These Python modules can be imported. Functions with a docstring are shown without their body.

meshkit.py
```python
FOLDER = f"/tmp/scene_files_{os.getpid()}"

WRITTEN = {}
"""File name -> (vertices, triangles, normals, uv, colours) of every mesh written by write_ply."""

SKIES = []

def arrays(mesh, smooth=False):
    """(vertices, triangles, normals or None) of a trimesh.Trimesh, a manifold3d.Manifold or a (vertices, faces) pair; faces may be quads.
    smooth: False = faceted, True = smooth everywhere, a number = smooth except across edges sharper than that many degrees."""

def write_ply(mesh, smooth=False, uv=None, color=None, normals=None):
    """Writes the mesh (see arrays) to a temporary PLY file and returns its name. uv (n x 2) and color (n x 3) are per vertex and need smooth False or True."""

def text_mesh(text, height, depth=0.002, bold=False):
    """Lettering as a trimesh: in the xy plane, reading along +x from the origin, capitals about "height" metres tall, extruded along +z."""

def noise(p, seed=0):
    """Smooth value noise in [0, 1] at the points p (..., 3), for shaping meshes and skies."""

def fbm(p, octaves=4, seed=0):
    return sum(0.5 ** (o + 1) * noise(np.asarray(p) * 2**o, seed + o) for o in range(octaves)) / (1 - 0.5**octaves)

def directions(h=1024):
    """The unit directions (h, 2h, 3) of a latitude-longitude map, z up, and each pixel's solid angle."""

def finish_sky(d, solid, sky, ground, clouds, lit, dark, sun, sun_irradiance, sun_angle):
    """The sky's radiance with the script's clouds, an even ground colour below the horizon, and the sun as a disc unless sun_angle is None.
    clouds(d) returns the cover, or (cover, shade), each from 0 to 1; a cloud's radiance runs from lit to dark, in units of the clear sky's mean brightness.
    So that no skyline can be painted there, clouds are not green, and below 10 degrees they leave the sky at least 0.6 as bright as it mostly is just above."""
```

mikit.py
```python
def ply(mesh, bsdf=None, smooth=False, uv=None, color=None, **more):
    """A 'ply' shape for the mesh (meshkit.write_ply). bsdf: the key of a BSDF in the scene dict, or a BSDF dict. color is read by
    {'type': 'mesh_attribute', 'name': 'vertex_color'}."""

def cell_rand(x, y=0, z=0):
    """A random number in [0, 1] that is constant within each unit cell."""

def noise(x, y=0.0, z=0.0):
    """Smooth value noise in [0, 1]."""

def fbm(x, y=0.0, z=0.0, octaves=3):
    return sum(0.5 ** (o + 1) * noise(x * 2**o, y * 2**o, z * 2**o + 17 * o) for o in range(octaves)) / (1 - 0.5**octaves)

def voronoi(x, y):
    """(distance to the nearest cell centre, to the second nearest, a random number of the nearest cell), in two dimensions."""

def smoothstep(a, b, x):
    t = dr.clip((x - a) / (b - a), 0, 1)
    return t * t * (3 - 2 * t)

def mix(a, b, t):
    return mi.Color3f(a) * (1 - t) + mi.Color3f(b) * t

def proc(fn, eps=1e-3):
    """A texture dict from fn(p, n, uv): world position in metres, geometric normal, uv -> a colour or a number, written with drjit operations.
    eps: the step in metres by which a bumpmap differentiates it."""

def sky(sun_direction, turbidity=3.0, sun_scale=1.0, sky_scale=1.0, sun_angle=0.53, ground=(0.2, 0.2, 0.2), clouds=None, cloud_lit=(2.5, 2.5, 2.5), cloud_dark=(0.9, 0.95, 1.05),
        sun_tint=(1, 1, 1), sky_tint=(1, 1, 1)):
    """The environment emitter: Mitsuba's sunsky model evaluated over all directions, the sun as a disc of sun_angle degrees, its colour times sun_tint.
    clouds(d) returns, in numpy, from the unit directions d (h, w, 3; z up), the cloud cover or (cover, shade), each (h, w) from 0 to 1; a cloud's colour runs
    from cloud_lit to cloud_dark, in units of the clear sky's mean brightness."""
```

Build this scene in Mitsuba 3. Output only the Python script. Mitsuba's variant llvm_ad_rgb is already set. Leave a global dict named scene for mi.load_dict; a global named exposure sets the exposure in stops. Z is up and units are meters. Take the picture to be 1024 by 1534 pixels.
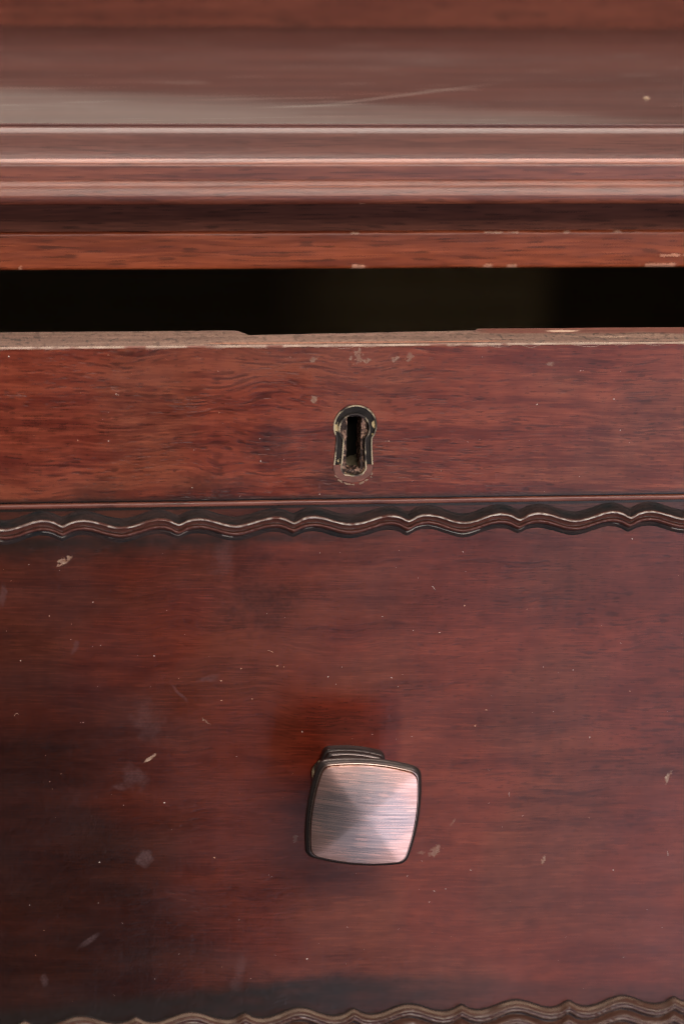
import math, numpy as np, trimesh, drjit as dr, mitsuba as mi, mikit, meshkit, manifold3d as m3, shapely
from shapely.geometry import Point, Polygon, box as sbox
from shapely.ops import unary_union
from mikit import noise, fbm, smoothstep, mix, cell_rand, voronoi, proc, ply
T = mi.ScalarTransform4f
MM = 0.001
scene, labels = {}, {}

# ------------------------------------------------------------------ camera, lamps, exposure
CAM = np.array([-0.13899306, -0.90582992, 0.23080658])
YAW, PITCH, ROLL = (math.radians(a) for a in (8.53986, 17.00970, 1.62996))
fwd = np.array([math.sin(YAW) * math.cos(PITCH), math.cos(YAW) * math.cos(PITCH), -math.sin(PITCH)])
rt = np.array([math.cos(YAW), -math.sin(YAW), 0.0])
up = np.cross(rt, fwd)
rt, up = math.cos(ROLL) * rt + math.sin(ROLL) * up, -math.sin(ROLL) * rt + math.cos(ROLL) * up
scene['camera'] = {'type': 'thinlens', 'fov': 2 * math.degrees(math.atan(512 / 5000)), 'fov_axis': 'x', 'aperture_radius': 0.0066,
                   'focus_distance': 0.968, 'near_clip': 0.05, 'far_clip': 50.0,
                   'to_world': T().look_at(origin=CAM.tolist(), target=(CAM + fwd).tolist(), up=up.tolist())}
exposure = 0.0
scene['room_light'] = {'type': 'constant', 'radiance': {'type': 'rgb', 'value': [0.045, 0.042, 0.040]}}


def unseen_lamp(key, centre, target, w, h, rgb, label):  # emitting rectangle placed out of view; no window is built
    scene[key] = {'type': 'rectangle', 'to_world': T().look_at(origin=list(centre), target=list(target), up=[0, 0, 1]) @ T().scale([w / 2, h / 2, 1]),
                  'emitter': {'type': 'area', 'radiance': {'type': 'rgb', 'value': list(rgb)}}}
    labels[key] = {'label': label, 'category': 'lamp'}


unseen_lamp('key_lamp', (0.45, -1.50, 0.95), (0.0, 0, -0.06), 1.15, 0.62, (13.6, 12.3, 11.1), 'soft key lamp up to the right in front of the drawer')
unseen_lamp('added_side_lamp', (1.00, -1.45, -0.72), (0.1, 0, -0.15), 1.35, 2.2, (1.7, 1.70, 2.05), 'broad unseen light panel added low to the right for the sheen on the drawer')  # added out of view to put a sheen on the right side
unseen_lamp('overhead_lamp', (-0.1, 0.55, 1.4), (0, 0.05, 0), 1.8, 1.35, (7.0, 6.5, 5.8), 'wide unseen overhead lamp above the chest')  # unseen emitter behind the moulding highlights
unseen_lamp('added_rear_lamp', (-1.15, 2.6, 0.80), (0, 0, 0), 1.9, 1.3, (2.1, 2.1, 2.05), 'unseen light panel added behind the chest on the left for the sheen on its top')  # added emitter that gives the top board something bright to reflect


# ------------------------------------------------------------------ helpers
def tag(key, label, category=None, group=None, kind=None):
    d = {'label': label}
    for k, v in (('category', category), ('group', group), ('kind', kind)):
        if v:
            d[k] = v
    labels[key] = d


def obj(name, mesh, bsdf, parent=None, smooth=False, uv=None):
    key = name if parent is None else f'{parent}__{name}'
    base, n = key, 1
    while key in scene:
        key, n = f'{base}_{n:03d}', n + 1
    scene[key] = ply(mesh, bsdf, smooth, uv=uv)
    return key


def fix(m):
    m.fix_normals()
    return m


def box(x0, x1, y0, y1, z0, z1):
    """A box from its limits in millimetres."""
    m = trimesh.creation.box([(x1 - x0) * MM, (y1 - y0) * MM, (z1 - z0) * MM])
    m.apply_translation([(x0 + x1) / 2 * MM, (y0 + y1) / 2 * MM, (z0 + z1) / 2 * MM])
    return m


def plate(poly, y0, y1):
    """An (x, z) outline in mm, extruded from y0 (front) to y1 (back)."""
    out = []
    for g in getattr(poly, 'geoms', [poly]):
        m = trimesh.creation.extrude_polygon(g, y1 - y0, engine='earcut')
        v = m.vertices
        m.vertices = np.stack([v[:, 0], y0 + v[:, 2], v[:, 1]], 1) * MM
        out.append(fix(m))
    return trimesh.util.concatenate(out)


def strip(profile, x0, x1, nx, wob=0.0, seed=0, freq=0.12):
    """A moulding: the (y, z) profile in mm run along x, with slight hand-made waver."""
    p = np.asarray(profile, float)
    x = np.linspace(x0, x1, nx)
    n = len(p)
    V = np.zeros((nx, n, 3))
    V[..., 0] = x[:, None]
    V[..., 1] = p[None, :, 0]
    V[..., 2] = p[None, :, 1]
    if wob:
        q = np.stack([V[..., 0] * freq, V[..., 1] * 0.3, V[..., 2] * 0.3], -1)
        V[..., 2] += wob * (meshkit.fbm(q, 3, seed) - 0.5) * 2
        V[..., 1] += wob * (meshkit.fbm(q + 31.7, 3, seed + 5) - 0.5) * 2
    i, j = np.meshgrid(np.arange(nx - 1), np.arange(n - 1), indexing='ij')
    a = (i * n + j).ravel()
    f = np.stack([a, a + n, a + n + 1, a + 1], 1)
    return V.reshape(-1, 3) * MM, f


def arc(cy, cz, r, a0, a1, n=9):
    """Points of an arc in (y, z); 0 degrees points to -y (the viewer), 90 up."""
    a = np.radians(np.linspace(a0, a1, n))
    return [(cy - r * math.cos(t), cz + r * math.sin(t)) for t in a]


def densify(pts, step):
    out = [pts[0]]
    for a, b in zip(pts[:-1], pts[1:]):
        n = max(1, int(np.ceil(math.dist(a, b) / step)))
        out += [(a[0] + (b[0] - a[0]) * k / n, a[1] + (b[1] - a[1]) * k / n) for k in range(1, n + 1)]
    return out


# ------------------------------------------------------------------ materials
def blobs(x, z, spots, soft=0.35, warp=None):
    """Largest of a set of soft ellipses (x, z, rx, rz, angle, strength)."""
    out = mi.Float(0)
    for (cx, cz, rx, rz, ang, s) in spots:
        c, sn = math.cos(math.radians(ang)), math.sin(math.radians(ang))
        dx, dz = x - cx, z - cz
        if warp is not None:
            dx, dz = dx + warp * min(rx, rz), dz + warp * min(rx, rz)
        u, v = (dx * c + dz * sn) / rx, (-dx * sn + dz * c) / rz
        out = dr.maximum(out, s * (1 - smoothstep(1 - soft, 1 + soft, dr.sqrt(u * u + v * v))))
    return out


def grain(x, z, curl=1.0):
    """(broad figure, fine streaks, dark pores), each 0..1, of wood that runs along x; mm."""
    sw = dr.exp(-((x + 28) / 34) ** 2)
    w = z + curl * (5.5 * (fbm(x / 46 + 3, z / 30, 0.5, 3) - 0.5) + (1.6 + 4.6 * sw) * (fbm(x / 13, z / 12, 7.7, 2) - 0.5)) + 0.02 * x
    broad = fbm(x / 55, w / 4.2, 2.0, 3)
    fine = fbm(x / 9, w / 0.55, 9.0, 2)
    p1 = noise(x / 3.6, w / 0.34, 4.0)
    p2 = noise(x / 6.5, w / 0.6, 14.0)
    pores = dr.maximum(smoothstep(0.70, 0.86, p1), 0.9 * smoothstep(0.72, 0.9, p2)) * smoothstep(0.32, 0.6, fbm(x / 24, w / 6.0, 21.0, 2))
    pores = dr.maximum(pores, .75 * smoothstep(.74, .9, noise(x / 1.9, w / .24, 44.0)))
    return broad, fine, pores


DARK_SPOTS = [(-24.1, -28.8, 5.5, 5, 20, .75), (-24, -75.9, 10, 8, 0, .65), (-30, -64, 8, 6, 0, .5), (78, -72, 24, 12, 0, .35), (-2, -58, 12, 5, 0, .35), (-40, -41, 11, 3.4, 0, .75), (-72, -42, 9, 3, 5, .55), (24, -9, 9, 4, 0, .2),
              (-38, -63, 6, 7, 0, .25), (-8, -41, 7, 3.5, 0, .6), (-18, -70, 9, 12, 0, .3), (8, -88, 16, 8, 0, .2), (45, -66, 26, 7, 4, .25), (70, -30, 8, 12, 0, .18), (86, -22, 9, 16, 0, .25), (42, -108, 4, 6, 0, .2)]
BLOOM = [(-58.5, -155.5, 1.7, 2.3, 10, .5), (-61.5, -129.5, 3, 4.2, 20, .3), (-66, -132.9, 1.8, 1.5, 0, .35), (-74.9, -181.4, 3, .8, 35, .5), (-87.7, -193.4, 1.1, 1.9, 0, .4),
         (-99.8, -72.9, .9, 3.2, -8, .4), (-79.2, -88.9, .8, 1.7, -12, .35), (-37, -63, 2.4, 4.5, 0, .25), (-41, -100, 2.8, .9, 12, .35), (-58, -113, 3, 6, 20, .2), (-30, -193, 1.6, 6, -10, .2), (-49, -104, 3.2, .5, -50, .35)]
CHIPS = [(-57.3, -124, 1.7, .55, 35, 1), (97.7, -134.7, .65, 1.7, -12, 1), (-82.7, -63, 1.8, .9, 20, 1), (61.2, -159.8, .55, 1.2, -10, 1), (28.1, -155.9, 1.1, 1.5, 10, .5), (24, -156.2, 1.1, .5, 0, .45),
         (-11.9, -15.6, .6, 1.1, 15, .8), (.1, -3.2, 1.2, 2.0, 10, .55), (2.6, -4.4, 1.7, .6, 0, .6), (10.7, -4.1, 1.0, .7, 0, .6), (15.1, -3.7, .9, 1.2, 0, .5), (-12.5, -4.2, 1.1, .6, 20, .6),
         (-14, -150.5, .5, 1.0, 20, .5), (33, -147, .35, 1.4, -35, .4), (-41, -113, 1.6, .25, -40, .6), (56, -6, 1.2, .5, 0, .4)]


def mix1(a, b, t):
    return a + (b - a) * t


def front_colour(p, n, uv):
    x, z = p.x * 1000, p.z * 1000
    b, f, po = grain(x, z)
    wv = fbm(x / 3.2, z / 2.4, 3, 3) - 0.5
    low = smoothstep(-52, -58, z)                                        # the panel below the wavy moulding has a deeper, redder finish
    mott = fbm(x / 4.5, z / 2.6, 31.0, 3) - .5
    t = dr.clip(0.5 + mix1(1.5, .7, low) * (b - 0.5) + mix1(.9, .40, low) * (f - 0.5) + mix1(.6, .42, low) * mott + mix1(0, .6, low) * (fbm(x / 20, z / 15, 61, 3) - .5), 0, 1)
    t = dr.clip(t + .28 * smoothstep(.62, .85, noise(x / 6, (z + .04 * x) / .3, 52.0)) - .06, 0, 1)
    orange = fbm(x / 30 + 9, z / 22, 5.0, 2)
    c = mix(mix((.112, .0195, .0112), (.245, .060, .031), t), mix((.080, .0128, .0072), (.178, .0365, .0195), t), low)
    c = c * mix((1.06, .92, .86), (1.0, 1.08, 1.05), smoothstep(.35, .65, orange))
    side = smoothstep(0, -98, x + 10 * (fbm(x / 40, z / 30, 8, 2) - .5))
    aged_shade = dr.clip(side * (.55 + .6 * smoothstep(-70, -150, z)) + .30 * smoothstep(25, -60, x) * smoothstep(-145, -190, z), 0, 1) * low * (.86 + .28 * fbm(x / 22, z / 5, 8, 3))
    c = c * mix((1, 1, 1), (.20, .23, .22), dr.clip(aged_shade, 0, 1))     # weaker light at the lower left painted in, along with darkened old varnish
    c = c * mix((1, 1, 1), (1.12, 1.20, 1.10), smoothstep(-25, 15, x) * smoothstep(100, 45, x) * smoothstep(-60, -120, z) * low)
    c = c * (1 - po * mix((.50, .52, .5), mix((.16, .18, .16), (.42, .42, .4), smoothstep(-10, 50, x) * smoothstep(-190, -110, z)), low))
    dk = blobs(x, z, DARK_SPOTS, .6, wv * 1.6)
    c = c * mix((1, 1, 1), (.28, .34, .42), dk * (.8 + .5 * (fbm(x / .9, z / .7, 4, 2) - .5)))
    # black wax and grime caught along the mouldings
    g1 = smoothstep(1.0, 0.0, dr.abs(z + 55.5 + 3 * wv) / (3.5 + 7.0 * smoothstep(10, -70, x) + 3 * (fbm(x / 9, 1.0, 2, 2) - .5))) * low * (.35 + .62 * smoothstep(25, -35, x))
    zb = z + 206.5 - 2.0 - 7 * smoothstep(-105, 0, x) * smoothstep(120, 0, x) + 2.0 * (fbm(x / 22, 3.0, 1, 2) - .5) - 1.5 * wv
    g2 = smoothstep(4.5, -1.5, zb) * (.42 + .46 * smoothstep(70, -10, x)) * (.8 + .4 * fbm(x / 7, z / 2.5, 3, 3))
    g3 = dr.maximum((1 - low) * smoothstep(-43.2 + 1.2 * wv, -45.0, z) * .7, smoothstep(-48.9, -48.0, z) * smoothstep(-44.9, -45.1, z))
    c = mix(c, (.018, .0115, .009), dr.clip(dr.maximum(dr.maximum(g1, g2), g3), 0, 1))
    # the mark of an older, larger backplate above the knob: fresher red finish
    red = (smoothstep(-22, -9, x) * smoothstep(17.6, 14.2, x + 1.5 * wv) * smoothstep(-100.5, -109.5, z + 4 * wv) * smoothstep(-152, -140, z))
    c = mix(c, mix((.055, .0075, .0035), (.160, .0190, .0080), t) * (1 - .45 * po), red * .88)
    c = mix(c, (.16, .105, .105), blobs(x, z, BLOOM, .5, wv * 2.0) * .55 * (.6 + .8 * noise(x / .5, z / .5, 2)))
    c = mix(c, mix((.22, .10, .06), (.42, .30, .22), noise(x / .7, z / .7, 3)), blobs(x, z, CHIPS, .3, 2.6 * (fbm(x / .9, z / .7, 13, 2) - .5) + wv * .8))
    return c


def front_rough(p, n, uv):
    x, z = p.x * 1000, p.z * 1000
    return 0.25 + 0.14 * (fbm(x / 16, z / 9, 1, 3) - 0.5) + 0.10 * smoothstep(-70, 60, x) + 0.05 * (noise(x / .7, z / .5, 6) - .5)


def front_bump(p, n, uv):
    x, z = p.x * 1000, p.z * 1000
    b, f, po = grain(x, z)
    return 0.45 * f - 0.8 * po + 0.6 * fbm(x / 2.5, z / 1.1, 3, 2) + 6 * fbm(x / 30, z / 17, 5, 2)


def wood(c0, c1, wear=None, rough=.38, axis='x', name='', zwear=None, spec=.5, bump=2e-5, pore=.45):
    def col(p, n, uv):
        x, y, z = p.x * 1000, p.y * 1000, p.z * 1000
        w = z + .6 * y + 2.2 * (fbm(x / 45, z / 8, 1.5, 2) - .5)
        t = dr.clip(.5 + 1.5 * (fbm(x / 38, w / 2.0, 2, 3) - .5) + .8 * (noise(x / 8, w / .5, 5) - .5), 0, 1)
        c = mix(c0, c1, t) * (1 - pore * smoothstep(.68, .88, noise(x / 7, w / .45, 8)))
        if zwear:
            for (zl, reach, lo, col_) in zwear:      # bare wood where the finish has chipped off along an edge
                k = fbm(x / 8.0, zl, 3, 4)
                edge = dr.abs(z - zl - 1.6 * reach * (fbm(x / 1.6, z / .5, 2, 3) - .5))
                m = smoothstep(lo, lo + .05, k) * smoothstep(reach, reach * .55, edge / dr.clip((k - lo + .12) * 6, .1, 1))
                c = mix(c, mi.Color3f(col_) * (.8 + .4 * noise(x / .8, z / .4, 1)), m)
        return c
    return {'type': 'twosided', 'bsdf': {'type': 'bumpmap', 'arbitrary': proc(lambda p, n, uv: fbm(p.x * 1000 / 9, p.z * 1000 / .5 + p.y * 300, 3, 3), 2e-4), 'scale': bump,
                                         'bsdf': {'type': 'principled', 'base_color': proc(col), 'roughness': rough, 'specular': spec}}}


scene['front_wood'] = {'type': 'twosided', 'bsdf': {'type': 'bumpmap', 'arbitrary': proc(front_bump, 1.2e-4), 'scale': 3.2e-5,
                       'bsdf': {'type': 'principled', 'base_color': proc(front_colour), 'roughness': proc(front_rough), 'specular': .45}}}
scene['case_wood'] = wood((.070, .017, .012), (.105, .029, .019), rough=.43, bump=4e-6, spec=.55, pore=.15)
scene['bead_mould_wood'] = wood((.125, .029, .016), (.230, .063, .033), zwear=[(32.6, .45, .72, (.45, .25, .17))], rough=.47, bump=6e-6, spec=.8, pore=.3)
scene['rail_wood'] = wood((.19, .036, .013), (.36, .083, .032), zwear=[(8.7, 1.0, .66, (.55, .27, .18)), (19.2, .35, .70, (.5, .28, .19)), (12.0, .5, .76, (.55, .26, .17))], rough=.42)
scene['gallery_wood'] = wood((.115, .026, .015), (.185, .048, .027), rough=.5, spec=.25)
scene['shade_wood'] = wood((.13, .042, .026), (.22, .075, .046), rough=.6, spec=.2)
scene['inside_wood'] = wood((.30, .26, .19), (.40, .34, .25), rough=.8, spec=.2)
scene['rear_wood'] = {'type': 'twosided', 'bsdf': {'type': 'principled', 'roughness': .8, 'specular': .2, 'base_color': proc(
    lambda p, n, uv: mix((.20, .19, .15), mix((.85, .80, .64), (.68, .63, .48), fbm(p.x * 9, p.z * 120, 2, 3)), smoothstep(.02, .08, p.x) * smoothstep(.150, .130, p.x)))}}     # light falling through the gap, painted on the rear board as a pale patch
scene['bead_wood'] = wood((.13, .035, .022), (.24, .075, .045), zwear=[], rough=.4)


def top_colour(p, n, uv):
    x, y = p.x * 1000, p.y * 1000
    w = y + 9 * (fbm(x / 60, y / 40, 1.5, 2) - .5)
    t = dr.clip(.5 + 1.3 * (fbm(x / 60, w / 7, 2, 3) - .5), 0, 1)
    c = mix((.030, .0095, .008), (.055, .018, .014), t)
    edge_sheen = smoothstep(112, 54, y + 26 * (fbm(x / 60, y / 9, 4, 3) - .5) + .30 * (x + 30)) * .25      # whitish reflection along the front edge painted in, fading to the right
    scuff = smoothstep(.80, .93, noise(x / 26 + y * .02, (y - .09 * x) / 2.2, 3))
    line = blobs(x, y, [(28, 101, 27, 1.4, 33, .5), (-2, 82, 14, 1.2, 12, .5)], .9)
    return mix(c, (.36, .33, .30), dr.clip(line * .28 + edge_sheen * .8 + .05 * scuff, 0, 1))


scene['top_wood'] = {'type': 'twosided', 'bsdf': {'type': 'bumpmap', 'arbitrary': proc(lambda p, n, uv: fbm(p.x * 12, p.y * 30, 3, 3), 1e-3), 'scale': 5e-4,
                     'bsdf': {'type': 'principled', 'base_color': proc(top_colour), 'roughness': proc(lambda p, n, uv: .27 + .10 * fbm(p.x * 22, p.y * 60, 2, 3)), 'specular': .5}}}


def lip_colour(p, n, uv):
    x, y = p.x * 1000, p.y * 1000
    t = fbm(x / 22, y / 1.6, 3, 3)
    c = mix((.075, .038, .026), (.165, .094, .068), dr.clip(t * 1.6 - .3, 0, 1))
    c = c * mix((.74, .72, .72), (1.12, 1.1, 1.1), noise(x / .42, y / .9, 3))
    c = c * (1 - .4 * smoothstep(.68, .8, noise(x / 1.1, y / 1.6, 7)))
    rest = smoothstep(34, 42, x) * smoothstep(10, 13, y + 4 * (fbm(x / 14, 2, 1, 2) - .5))              # dark red finish left at the back on the right
    c = mix(c, mi.Color3f(.10, .026, .017) * (.6 + .8 * t), rest * .9)
    c = mix(c, (.42, .28, .20), blobs(x, y, [(62, 14.5, 4.5, 1.4, 0, .8), (75, 7, 4, .6, 0, .3)], .3, fbm(x / 2, y / 2, 1, 2) - .5))
    line = smoothstep(.7, .3, dr.abs(y - 3.2 - .5 * (fbm(x / 20, 1, 1, 2) - .5))) * smoothstep(-45, -38, x) * smoothstep(48, 35, x)
    return mix(c, (.30, .10, .05), line * .7)


scene['lip_wood'] = {'type': 'twosided', 'bsdf': {'type': 'bumpmap', 'arbitrary': proc(lambda p, n, uv: noise(p.x * 2200, p.y * 1400, 1) + fbm(p.x * 500, p.y * 1500, 4, 2), 1e-4), 'scale': 7e-5,
                     'bsdf': {'type': 'principled', 'base_color': proc(lip_colour), 'roughness': .75, 'specular': .3}}}
scene['arris_wood'] = {'type': 'twosided', 'bsdf': {'type': 'principled', 'roughness': .6, 'specular': .4, 'base_color': proc(
    lambda p, n, uv: mix(mix((.18, .095, .065), (.38, .27, .21), fbm(p.x * 400, 1, 2, 3)), (.16, .05, .03), smoothstep(.58, .72, fbm(p.x * 130, 7, 2, 3))))}}


def wave_colour(top):
    def col(p, n, uv):
        x, v = p.x * 1000, uv.y
        t = fbm(x / 14, v * 6, 2, 3)
        if top:
            c = mix((.080, .025, .017), (.145, .048, .033), t)
            gr = dr.maximum(smoothstep(2.02, 1.7, v), smoothstep(5.5, 5.8, v))
            gr = dr.maximum(gr, .7 * smoothstep(.30, .12, dr.abs(v - 4.15)))
            c = mix(c, (.008, .006, .006), gr * (.72 + .35 * fbm(x / 5, v, 3, 2)))
            wear = smoothstep(.40, .12, dr.abs(v - 2.25 - .12 * (noise(x / 2, 1, 1) - .5))) * smoothstep(.25, .42, fbm(x / 4.5, 2, 9, 3))
            wear2 = smoothstep(.22, .08, dr.abs(v - 6.1)) * smoothstep(.62, .72, fbm(x / 6, 3, 1, 2))
            return mix(c, (.62, .57, .50), dr.maximum(wear * (.2 + .65 * noise(x / 1.1, v, 2)), wear2 * .35))  # crest highlight painted in together with the worn finish
        c = mix((.050, .020, .013), (.125, .058, .040), t)
        q = v - dr.floor(v / 4.2) * 4.2
        gr = dr.maximum(smoothstep(.55, .2, q), smoothstep(3.85, 4.15, q))
        c = mix(c, (.012, .008, .007), gr * .95)
        first = smoothstep(1.5, 1.9, v) * smoothstep(3.1, 2.4, v)
        c = mix(c, (.05, .014, .009), first * .9)
        pale = smoothstep(1.05, .8, v) * smoothstep(.35, .6, v) * (.45 + .55 * noise(x / 3, 4, 1)) + .35 * smoothstep(.35, .1, dr.abs(q - 1.7)) + .2 * smoothstep(.25, .1, dr.abs(q - 2.9))  # pale crests: painted highlights, plus dust on the top ridge
        return mix(c, (.46, .35, .26), dr.clip(pale * .45, 0, 1) * smoothstep(.2, .5, fbm(x / 6, v, 5, 3)))
    return col


def wave_rough(top):
    def fn(p, n, uv):
        v = uv.y
        base = .26 + .25 * fbm(p.x * 400, p.z * 900, 2, 3)
        gr = dr.maximum(smoothstep(1.95, 1.6, v), smoothstep(5.6, 6.0, v)) if top else smoothstep(.6, .3, v)
        return base + (.85 - base) * gr
    return fn


for nm, top in (('wave_wood', True), ('lower_wave_wood', False)):
    scene[nm] = {'type': 'twosided', 'bsdf': {'type': 'principled', 'base_color': proc(wave_colour(top)), 'specular': .5, 'roughness': proc(wave_rough(top))}}

scene['aged_brass'] = {'type': 'twosided', 'bsdf': {'type': 'principled', 'metallic': .75, 'roughness': .38, 'base_color': proc(
    lambda p, n, uv: mix((.07, .055, .045), (.62, .49, .30), smoothstep(.36, .62, fbm(p.x * 420, p.z * 300, 2, 3))))}}
scene['dark_brass'] = {'type': 'twosided', 'bsdf': {'type': 'principled', 'metallic': .2, 'roughness': .55, 'specular': .15, 'base_color': proc(
    lambda p, n, uv: mix(mix((.012, .010, .009), (.035, .028, .024), fbm(p.x * 500, p.z * 500, 2, 3)), (.50, .38, .20), smoothstep(.64, .71, fbm(p.x * 520, p.z * 380, 11, 3))))}}
scene['raw_wood'] = {'type': 'twosided', 'bsdf': {'type': 'principled', 'roughness': .7, 'specular': .4, 'base_color': proc(
    lambda p, n, uv: mix((.03, .016, .012), mix((.16, .06, .04), (.42, .28, .20), noise(p.x * 3200, p.z * 3200, p.y * 2400)), smoothstep(.45, .66, fbm(p.x * 1500, p.z * 1100, p.y * 1300, 3))))}}
scene['lock_metal'] = {'type': 'twosided', 'bsdf': {'type': 'principled', 'roughness': .6, 'metallic': .3, 'base_color': proc(
    lambda p, n, uv: mix((.07, .058, .036), (.17, .14, .085), fbm(p.x * 700, p.z * 900, p.y * 700, 3)))}}
scene['filler'] = {'type': 'twosided', 'bsdf': {'type': 'principled', 'roughness': .45, 'base_color': proc(
    lambda p, n, uv: mix((.10, .034, .022), (.22, .082, .055), fbm(p.x * 500, p.z * 900, 2, 3)))}}
scene['flake'] = {'type': 'twosided', 'bsdf': {'type': 'principled', 'roughness': .7, 'base_color': {'type': 'rgb', 'value': [.24, .15, .10]}}}
scene['void'] = {'type': 'twosided', 'bsdf': {'type': 'diffuse', 'reflectance': {'type': 'rgb', 'value': [.01, .009, .008]}}}
scene['dust_grain'] = {'type': 'twosided', 'bsdf': {'type': 'principled', 'roughness': .7, 'base_color': proc(
    lambda p, n, uv: mix((.60, .53, .47), (.45, .25, .16), smoothstep(.55, .7, noise(p.x * 60, p.z * 60, 3))))}}

KX, KZ, KROT = 1.7, -131.6, -6.3


def knob_local(p):
    c, s = math.cos(math.radians(-KROT)), math.sin(math.radians(-KROT))
    dx, dz = p.x * 1000 - KX, p.z * 1000 - KZ
    return dx * c - dz * s, dx * s + dz * c


def face_colour(p, n, uv):
    x, z = knob_local(p)
    st = fbm(x / 9, z / .16, 2, 2)
    st2 = noise(x / 4.5, z / .22, 12)
    corner = smoothstep(.85, 1.6, (dr.abs(x) + dr.abs(z)) / 14.0 + .55 * (st - .5))     # copper bared at the corners by wear
    c = mix((.36, .275, .265), (.64, .49, .44), dr.clip(1.6 * st - .3, 0, 1))
    cop = mix((.66, .35, .27), (.90, .58, .48), st2)
    m = dr.clip(corner * .85 + .55 * smoothstep(.66, .82, st2), 0, 1)
    return mix(c, cop, m)


scene['brushed_copper'] = {'type': 'twosided', 'bsdf': {'type': 'bumpmap', 'arbitrary': proc(lambda p, n, uv: (lambda a: fbm(a[0] / 7, a[1] / .15, 3, 2))(knob_local(p)), 6e-5), 'scale': 1.6e-5,
                           'bsdf': {'type': 'principled', 'base_color': proc(face_colour), 'metallic': 1.0, 'roughness': .36}}}
scene['dark_bronze'] = {'type': 'twosided', 'bsdf': {'type': 'principled', 'metallic': .85, 'roughness': .33, 'base_color': proc(
    lambda p, n, uv: mix((.075, .058, .055), (.135, .105, .10), fbm(p.x * 250, p.z * 250, p.y * 250, 3)))}}
scene['worn_edge'] = {'type': 'twosided', 'bsdf': {'type': 'principled', 'metallic': .9, 'roughness': .3, 'base_color': proc(
    lambda p, n, uv: mix((.16, .12, .11), (.50, .38, .33), fbm(p.x * 260, p.z * 260, p.y * 260, 3)))}}

# ------------------------------------------------------------------ the chest (case)
XL, XR = -330.0, 330.0
S = 60.0
tag('chest', 'dark red mahogany chest with a moulded top edge above the open drawer', 'chest')
ZT = 53.55
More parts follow.
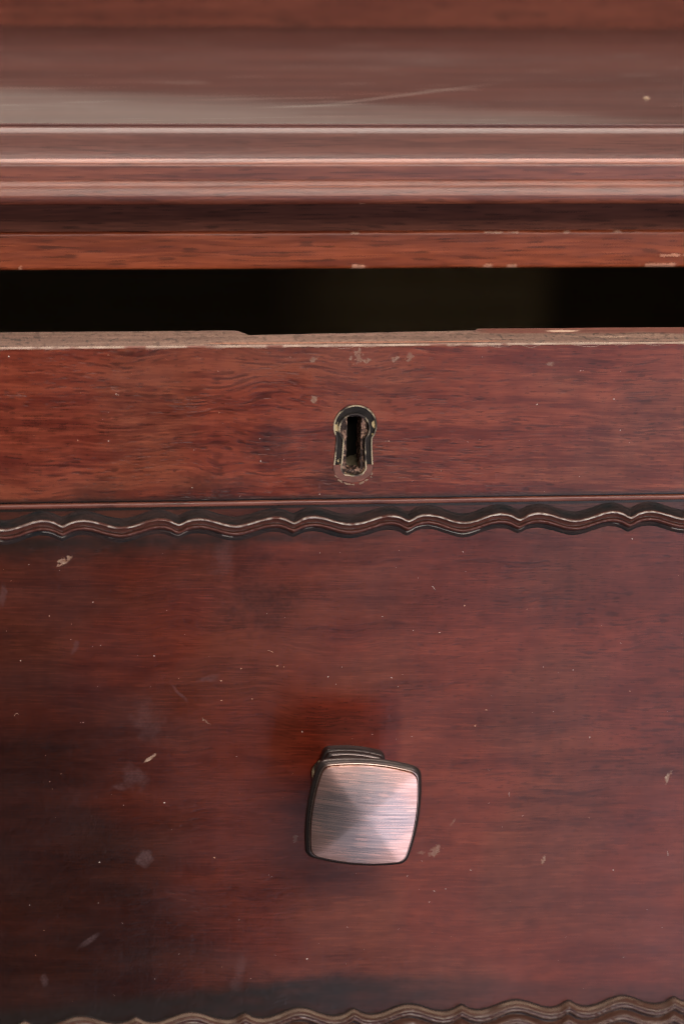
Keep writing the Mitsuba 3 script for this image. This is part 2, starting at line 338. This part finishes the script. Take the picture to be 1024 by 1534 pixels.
# top board with its narrow dark quirk at the edge
tb = box(XL, XR, 53, 255, 47.0, ZT)
obj('top_board', box(XL, XR, 52.6, 255, 45, ZT), 'top_wood', 'chest')
prof = [(53.6, ZT - .02), (52.4, ZT - .02)] + arc(52.5, ZT - .32, .3, 80, 0, 4)[1:] + [(52.2, 52.75), (51.4, 52.72)]
obj('top_edge', strip(prof, XL, XR, 500, .03, 2), 'case_wood', 'chest', smooth=35)
# rounded shoulder running into a shallow slanted cove
prof = [(51.7, 52.62)] + [(50.9, 52.6), (50.1, 52.34), (49.3, 51.98), (48.6, 51.5), (48.0, 50.85), (47.4, 50.1), (46.8, 49.3), (46.2, 48.5), (45.55, 47.7), (44.85, 46.9), (44.1, 46.1), (43.35, 45.4), (42.9, 45.0)]
obj('cove_moulding', strip(densify(prof, .35), XL, XR, 400, .02, 3, .06), 'case_wood', 'chest', smooth=45)
prof = [(43.0, 45.05), (42.45, 44.86), (41.8, 44.55), (41.25, 44.15), (40.85, 43.65), (40.72, 43.2), (40.72, 42.4), (40.75, 41.0), (40.8, 39.3)]
obj('fillet_moulding', strip(densify(prof, .3), XL, XR, 400, .025, 4, .06), 'bead_mould_wood', 'chest', smooth=45)
prof = [(40.82, 39.3), (40.7, 39.2), (40.0, 38.85), (39.4, 38.38), (38.85, 38.0), (38.4, 37.5), (38.05, 36.85), (37.75, 36.0), (37.5, 35.1), (37.6, 34.2), (37.9, 33.4), (38.4, 32.7), (39.1, 32.3), (41, 32.1), (48, 32.0), (61.6, 31.9)]
obj('bead_moulding', strip(densify(prof, .4), XL, XR, 500, .035, 5, .06), 'bead_mould_wood', 'chest', smooth=45)
obj('frieze', box(XL, XR, 61.5, 75, 17, 45), 'shade_wood', 'chest')
r = 1.0
prof = [(75, 8.3), (61.2, 8.15)] + [(y, z) for y, z in arc(61, 9.1, 1.0, -88, 0, 6)] + [(59.95, 12), (59.98, 16.5)] + arc(61, 18.55, 1.0, 0, 85, 6) + [(61.6, 19.6)]
obj('drawer_rail', strip(densify(prof, .6), XL, XR, 600, .10, 6), 'rail_wood', 'chest', smooth=45)
obj('back_board', box(XL, XR, 236, 248, ZT - 2, 118), 'gallery_wood', 'chest')
obj('side_panel', box(XL - 18, XL, 62, 470, -330, 45), 'shade_wood', 'chest')
obj('side_panel', box(XR, XR + 18, 62, 470, -330, 45), 'shade_wood', 'chest')
obj('rear_panel', box(XL - 18, XR + 18, 470, 480, -330, 47), 'inside_wood', 'chest')
obj('ceiling_board', box(XL, XR, 75, 470, 38, 45), 'inside_wood', 'chest')
obj('ceiling_board', box(XL, XR, 255, 470, 45.2, 47), 'inside_wood', 'chest')

sp = trimesh.creation.icosphere(subdivisions=2)
sp.vertices = sp.vertices * np.array([1.1, 1.6, .8]) * MM + np.array([102.7, 94.6, ZT]) * MM
k = obj('paint_drip', sp, 'flake', 'chest', smooth=True)
tag(k, 'small pale paint drip on the top board')

# ------------------------------------------------------------------ the drawer
tag('drawer', 'open mahogany drawer with a keyhole, a bronze knob and carved wavy mouldings', 'drawer')
KEY_O = unary_union([Point(.1, -23.8).buffer(6.35, 32), Polygon([(-5.3, -25), (5.2, -25), (5.3, -30), (5.75, -36.5), (4.9, -38.6), (2.6, -40.2), (-.4, -40.7), (-3.2, -40.1), (-5.2, -38.5), (-6.0, -36.5), (-5.5, -30)])]).buffer(-.8).buffer(1.6).buffer(-.8)
KEY_I = unary_union([Point(-.05, -24.6).buffer(4.15, 32), Polygon([(-3.0, -25), (3.0, -25), (3.05, -31), (3.4, -36.5), (2.4, -38), (0, -38.4), (-2.4, -38), (-3.4, -36.5), (-3.0, -31)])]).buffer(-.5).buffer(1.0).buffer(-.5)
SLOT = unary_union([sbox(-2.1, -36.8, 2.0, -21.2)]).buffer(-.4).buffer(.4)
# lip outline seen from above, with the broken-away notch along its back edge
rng = np.random.default_rng(4)
xs = np.concatenate([np.linspace(XL, -34, 90), np.linspace(-33.6, -27, 20), np.linspace(-26.5, 120, 140), np.linspace(122, XR, 40)])


def back_edge(x):
    if x < -33:
        y = 18.0
    elif x < -29.5:
        k = (x + 33) / 3.5
        y = 18.0 - 5.6 * k ** 1.7
    elif x < 37:
        y = 12.4 + 3.7 * (x + 28) / 65.0
    else:
        y = 18.0 if x > 37.6 else 16.9
    return y + .35 * (meshkit.fbm(np.array([x * .35, 1.0, 2.0]), 3, 3) - .5)


plan = Polygon([(XL, 0.55), (XR, 0.55)] + [(x, float(back_edge(x))) for x in xs[::-1]])
band = trimesh.creation.extrude_polygon(plan, 45.2 - .5, engine='earcut')
band.vertices = band.vertices * MM + np.array([0, 0, -45.2 * MM])
front = box(XL, XR, 0, .7, -45.2, -.5)


def man(m):
    m.merge_vertices()
    return m3.Manifold(m3.Mesh(np.asarray(m.vertices, np.float32), np.asarray(m.faces, np.uint32)))


hole = plate(KEY_O, -3, 40)
body = man(band) + man(front)
body = body - man(hole)
obj('upper_rail', body, 'front_wood', 'drawer')
# the rough bare top of the lip and its worn pale arris
lip = trimesh.creation.extrude_polygon(plan, .5, engine='earcut')
lip.vertices = lip.vertices * MM + np.array([0, 0, -.5 * MM])
obj('top_lip', lip, 'lip_wood', 'drawer')
xa = np.linspace(XL, XR, 1600)
q = meshkit.fbm(np.stack([xa * .22, xa * 0, xa * 0], 1), 4, 9)
q2 = meshkit.fbm(np.stack([xa * .5, xa * 0 + 3, xa * 0], 1), 3, 19)
V = np.zeros((len(xa), 4, 3))
V[..., 0] = xa[:, None]
lo = -.42 - .55 * np.clip(q - .5, 0, 1) * 4
hi = .62 + .5 * (q2 - .5)
V[:, 0, 1:] = np.stack([np.full_like(xa, -.02), lo], 1)
V[:, 1, 1:] = np.stack([.10 + 0 * xa, -.26 + .1 * (q2 - .5)], 1)
V[:, 2, 1:] = np.stack([.28 + 0 * xa, -.06 + .06 * (q - .5)], 1)
V[:, 3, 1:] = np.stack([hi, 0 * xa + .02], 1)
n = 4
i, j = np.meshgrid(np.arange(len(xa) - 1), np.arange(3), indexing='ij')
a = (i * n + j).ravel()
k = obj('worn_arris', (V.reshape(-1, 3) * MM, np.stack([a, a + n, a + n + 1, a + 1], 1)), 'arris_wood', 'drawer', smooth=True)
tag(k, 'pale worn front edge of the drawer lip')

# groove, bead and lower panel
obj('lower_panel', box(XL, XR, .9, 18, -330, -45.2), 'front_wood', 'drawer')
prof = [(.95, -45.75)] + arc(.95, -46.55, .85, 82, -82, 10) + [(.95, -47.4)]
obj('string_bead', strip(prof, XL, XR, 500, .05, 8), 'bead_wood', 'drawer', smooth=50)


def wave_line(x, cusp0, period, flip=1.0):
    """Serpentine centre line: a smooth trough, two humps and a sharp dip between them (upside down if flip is -1)."""
    ph = ((x - cusp0) / period) % 1.0
    d = np.minimum(ph, 1 - ph) * 2              # 0 at the cusp, 1 mid-trough
    key = np.array([0, .06, .14, .24, .36, .50, .64, .78, .90, 1.0])
    val = np.array([-.35, -.05, .52, .88, 1.0, .70, .15, -.45, -.82, -.95])
    return flip * np.interp(d, key, val)


def wave_moulding(name, bsdf, z0, height, prof_v, prof_y, cusp0, period, amp, flip, seed, nv):
    x = np.linspace(-125, 125, 1500)
    x = np.concatenate([np.linspace(XL, -125.5, 500), x, np.linspace(125.5, XR, 500)])
    h = wave_line(x + 1.0 * (meshkit.fbm(np.stack([x * .05, x * 0, x * 0], 1), 2, seed) - .5), cusp0, period, flip)
    h = np.convolve(np.pad(h, 1, 'edge'), [.25, .5, .25], 'valid') * amp * (1 + .35 * (meshkit.fbm(np.stack([x * .03, x * 0 + 4, x * 0], 1), 2, seed) - .5))
    v = np.linspace(0, height, nv)
    y = np.interp(v, prof_v, prof_y)
    y = np.convolve(np.pad(y, 1, 'edge'), [.15, .7, .15], 'valid')
    V = np.zeros((len(x), nv, 3))
    edge = np.clip(np.minimum(v, height - v) / 1.2, 0, 1)
    V[..., 0] = x[:, None]
    V[..., 1] = -y[None, :]
    V[..., 2] = z0 - v[None, :] + h[:, None]
    q = np.stack([V[..., 0] * .5, V[..., 2] * .7, V[..., 1] * 0], -1)
    V[..., 1] += (.28 * (meshkit.fbm(q, 3, seed) - .5) + .16 * (meshkit.fbm(q * np.array([2.2, 4.0, 1]), 2, seed + 7) - .5)) * edge[None]
    q[..., 0] *= .35
    V[..., 2] += .30 * (meshkit.fbm(q + 9, 2, seed + 3) - .5)
    i, j = np.meshgrid(np.arange(len(x) - 1), np.arange(nv - 1), indexing='ij')
    a = (i * nv + j).ravel()
    uv = np.stack(np.broadcast_arrays(x[:, None], v[None, :]), -1).reshape(-1, 2)
    return obj(name, (V.reshape(-1, 3) * MM, np.stack([a, a + nv, a + nv + 1, a + 1], 1)), bsdf, 'drawer', smooth=True, uv=uv)


wave_moulding('wave_moulding', 'wave_wood', -49.3, 7.4,
              [0, .3, .9, 1.5, 2.0, 2.25, 2.5, 3.0, 3.8, 4.15, 4.45, 4.9, 5.3, 5.9, 6.2, 6.6, 7.0, 7.4],
              [-.95, -.75, -.35, .7, 2.0, 2.3, 2.05, 1.1, .45, .25, 1.25, 1.2, .6, -.55, -.45, -.6, -.75, -.95], 15.9, 32.95, 1.3, 1.0, 11, 64)
pv, py_ = [0, .4], [-.95, -.4]
for k in range(4):
    o = 4.2 * k
    pv += [o + .45, o + 1.0, o + 1.7, o + 2.3, o + 2.9, o + 3.5, o + 4.0, o + 4.2]
    py_ += [-.2, 1.0, 1.75, 1.4, 1.75, 1.2, .1, -.2]
pv += [17.4]
py_ += [-.95]
k = wave_moulding('wave_moulding', 'lower_wave_wood', -206.6, 17.4, pv, py_, 37.7 - 32.8, 32.9, 1.6, -1.0, 23, 110)
tag(k, 'wider many-ridged wavy moulding with dusty crests and painted pale highlights along the bottom edge')

# drawer box
obj('side_board', box(XL, XL + 10, 18.2, 420, -200, -6), 'inside_wood', 'drawer')
obj('side_board', box(XR - 10, XR, 18.2, 420, -200, -6), 'inside_wood', 'drawer')
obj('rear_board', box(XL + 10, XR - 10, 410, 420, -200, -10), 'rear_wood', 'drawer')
obj('bottom_board', box(XL + 10, XR - 10, 18.2, 410, -206, -200), 'inside_wood', 'drawer')

# keyhole
E_ = 'drawer__keyhole_escutcheon'
tag(E_, 'inlaid brass keyhole surround with two bright worn rims and a dark channel')
low_part = sbox(-10, -50, 10, -35.3)
ring = KEY_O.buffer(-.12)
obj('outer_rim', plate(ring.difference(KEY_O.buffer(-.50)).difference(low_part), -.35, 4), 'aged_brass', E_)
obj('channel', plate(KEY_O.buffer(-.48).difference(KEY_I.buffer(.38)).difference(low_part), .30, 4), 'dark_brass', E_)
obj('inner_rim', plate(KEY_I.buffer(.40).difference(KEY_I), -.30, 4.2), 'aged_brass', E_)
fl = plate(ring.difference(KEY_I.buffer(.38)).intersection(low_part), -.22, 4)
k = obj('lower_filling', fl, 'filler', E_)
tag(k, 'reddish brown filling at the foot of the keyhole')
sl = trimesh.creation.box([1, 1, 1])
lining = plate(KEY_I.buffer(-.02).difference(SLOT), 1.0, 9)
v, f = trimesh.remesh.subdivide_to_size(lining.vertices, lining.faces, .0006, max_iter=12)
v = v + .0009 * (np.stack([meshkit.fbm(v * 1300, 3, s_) for s_ in (1, 2, 3)], 1) - .5)
obj('slot_lining', (v, f), 'raw_wood', E_, smooth=True)
obj('lock_case', box(-14, 14, 9.2, 11.8, -44, -9), 'void', E_)
gx, gt = np.meshgrid(np.linspace(-2.6, 2.4, 26), np.linspace(0, 1, 30), indexing='ij')
lv = np.stack([gx, 1.2 + 7.6 * gt, -38.3 + 2.9 * gt ** .8 + .30 * gx * gt], -1)
lv[..., 2] += 1.1 * (meshkit.fbm(lv * .8, 3, 4) - .5)
a = (np.arange(25)[:, None] * 30 + np.arange(29)[None]).ravel()
obj('lock_plate', (lv.reshape(-1, 3) * MM, np.stack([a, a + 30, a + 31, a + 1], 1)), 'lock_metal', E_, smooth=True)
flk = []
rng = np.random.default_rng(21)
for k in range(24):
    a = rng.uniform(-2.7, -.3)
    fx, fz = rng.uniform(5.2, 6.2) * math.cos(a) * 1.0, -36.6 + 4.6 * math.sin(a)
    m = trimesh.creation.icosphere(subdivisions=1)
    m.vertices *= np.array([rng.uniform(.15, .7), .12, rng.uniform(.12, .4)]) * MM
    m.apply_transform(trimesh.transformations.rotation_matrix(-(a + math.pi / 2) * .8 + rng.normal(0, .2), [0, 1, 0]))
    m.apply_translation([fx * MM, -.05 * MM, fz * MM])
    flk.append(m)
k = obj('flaked_edge', trimesh.util.concatenate(flk), 'flake', E_)
labels[k] = {'label': 'pale flakes of chipped finish under the keyhole', 'kind': 'stuff'}

# knob
K_ = 'drawer__knob'
tag(K_, 'square pillow shaped bronze knob with a brushed copper face')
sq = Point(0, 0)
R_, half = 66.0, 16.5
outline = None
for a in range(4):
    c = Point((R_ - half) * math.cos(a * math.pi / 2), (R_ - half) * math.sin(a * math.pi / 2)).buffer(R_, 512)
    outline = c if outline is None else outline.intersection(c)


def contour(r_corner, off=0.0, n=200):
    g = outline.buffer(-r_corner, 32).buffer(r_corner, 32)
    ang = np.linspace(0, 2 * np.pi, n, endpoint=False)
    out = []
    b = g.boundary
    for t in ang:
        from_ = shapely.LineString([(0, 0), (40 * math.cos(t), 40 * math.sin(t))]).intersection(b)
        out.append((from_.x, from_.y))
    return np.array(out)


C0 = contour(3.4)
C1 = contour(3.0)


def loft(layers, cap0=False, cap1=False, cont=C0):
    """Rings (scale, y mm), placed on the drawer front and turned with the knob."""
    n = len(cont)
    c, s = math.cos(math.radians(KROT)), math.sin(math.radians(KROT))
    V, F = [], []
    for sc, y in layers:
        q_ = cont * sc if np.isscalar(sc) else sc
        V.append(np.stack([KX + q_[:, 0] * c - q_[:, 1] * s, np.full(n, y) if np.isscalar(y) else y, KZ + q_[:, 0] * s + q_[:, 1] * c], 1))
    V = np.concatenate(V)
    for k in range(len(layers) - 1):
        a = k * n + np.arange(n)
        b = k * n + (np.arange(n) + 1) % n
        F += [np.stack([a, b, b + n], 1), np.stack([a, b + n, a + n], 1)]
    for cap, k in ((cap0, 0), (cap1, len(layers) - 1)):
        if cap:
            V = np.vstack([V, [[KX, layers[k][1], KZ]]])
            a = k * n + np.arange(n)
            b = k * n + (np.arange(n) + 1) % n
            F.append(np.stack([a, b, np.full(n, len(V) - 1)], 1))
    m = trimesh.Trimesh(V * MM, np.vstack(F), process=False)
    return fix(m)


YF = -28.4     # plane of the face's edge
rho = np.linspace(1, .0005, 48)
round_ = contour(3.0)
round_ = round_ / np.linalg.norm(round_, axis=1, keepdims=True) * 15.6
face_layers = [(C0 * .907, YF + .9), (C0 * .907, YF + .12), (C0 * .903, YF + .03)] + [((C0 * t ** .6 + round_ * (1 - t ** .6)) * .898 * t, YF - 2.15 * (1 - t ** 1.8)) for t in rho]
face = loft(face_layers)
obj('face', face, 'brushed_copper', K_, smooth=30)
obj('rim', loft([(.906, YF + .95), (.913, YF + .75), (.923, YF + .62), (.934, YF + .70), (.938, YF + 1.25)]), 'worn_edge', K_, smooth=35)
obj('rim', loft([(.937, YF + 1.2), (.946, YF + 1.15), (.970, YF + 1.45), (.985, YF + 1.75), (.997, YF + 2.1), (1.0, YF + 2.5), (.998, YF + 2.9), (.99, YF + 3.2), (.965, YF + 3.45), (.94, YF + 3.5),
                 (.93, YF + 4.0), (.80, YF + 5.6), (.62, YF + 7.8), (.50, YF + 10.5), (.44, YF + 13.5)]), 'dark_bronze', K_, smooth=35)
obj('stem', loft([(.44, YF + 13.5), (.42, YF + 17), (.42, YF + 20), (.45, YF + 22.6), (.475, YF + 23.9)]), 'dark_bronze', K_, smooth=35)
obj('base', loft([(a_, YF + 3.2 + b_) for a_, b_ in [(.47, 20.7), (.505, 20.5), (.515, 20.8), (.52, 21.9), (.55, 22.2), (.562, 22.5), (.565, 23.4), (.59, 23.7), (.604, 24.1), (.607, 26.1)]]), 'dark_bronze', K_, smooth=35)
w = trimesh.creation.revolve(np.array([(0, .6), (2.8, .6), (4.6, .3), (4.8, -.5), (4.5, -.9), (3.4, -1.0), (0, -1.0)])[::-1], sections=64)
w.vertices = np.stack([w.vertices[:, 0] - 5.0, w.vertices[:, 2] + .3, w.vertices[:, 1] - 129.6], 1) * MM
k = obj('washer', fix(w), 'aged_brass', K_, smooth=35)
tag(k, 'round brass washer showing at the left of the knob base')

# dust and lint on the front
rng = np.random.default_rng(77)
dust = []
unit = trimesh.creation.icosphere(subdivisions=1)
for k in range(260):
    x, z = rng.uniform(-102, 106), rng.uniform(-204, -1)
    if rng.random() < .25:
        x = rng.uniform(-102, 20)
    yb = 0 if z > -45 else .9
    if -57.5 < z < -45 or (abs(x) < 7 and -42 < z < -16):
        continue
    s_ = .07 + .16 * rng.random() ** 3
    m = unit.copy()
    m.vertices *= np.array([s_ * rng.uniform(.7, 1.6), s_ * .6, s_ * rng.uniform(.7, 1.4)]) * MM
    m.apply_translation([x * MM, yb * MM, z * MM])
    dust.append(m)
for k in range(30):
    x, z = (rng.uniform(20, 104) if rng.random() < .6 else rng.uniform(-100, 20)), rng.uniform(-202, -60)
    ln, a, b = rng.uniform(.6, 2.0), rng.uniform(0, math.pi), rng.normal(0, .7)
    t = np.linspace(-.5, .5, 6)
    px_, pz_ = x + ln * t * np.cos(a + b * t), z + ln * t * np.sin(a + b * t)
    for q0, q1 in zip(range(5), range(1, 6)):
        seg = trimesh.creation.cylinder(.055 * MM, segment=np.array([[px_[q0], .8, pz_[q0]], [px_[q1], .8, pz_[q1]]]) * MM, sections=5)
        dust.append(seg)
k = obj('dust_specks', trimesh.util.concatenate(dust), 'dust_grain', 'drawer')
labels[k] = {'label': 'pale dust specks and lint clinging to the drawer front', 'kind': 'stuff'}
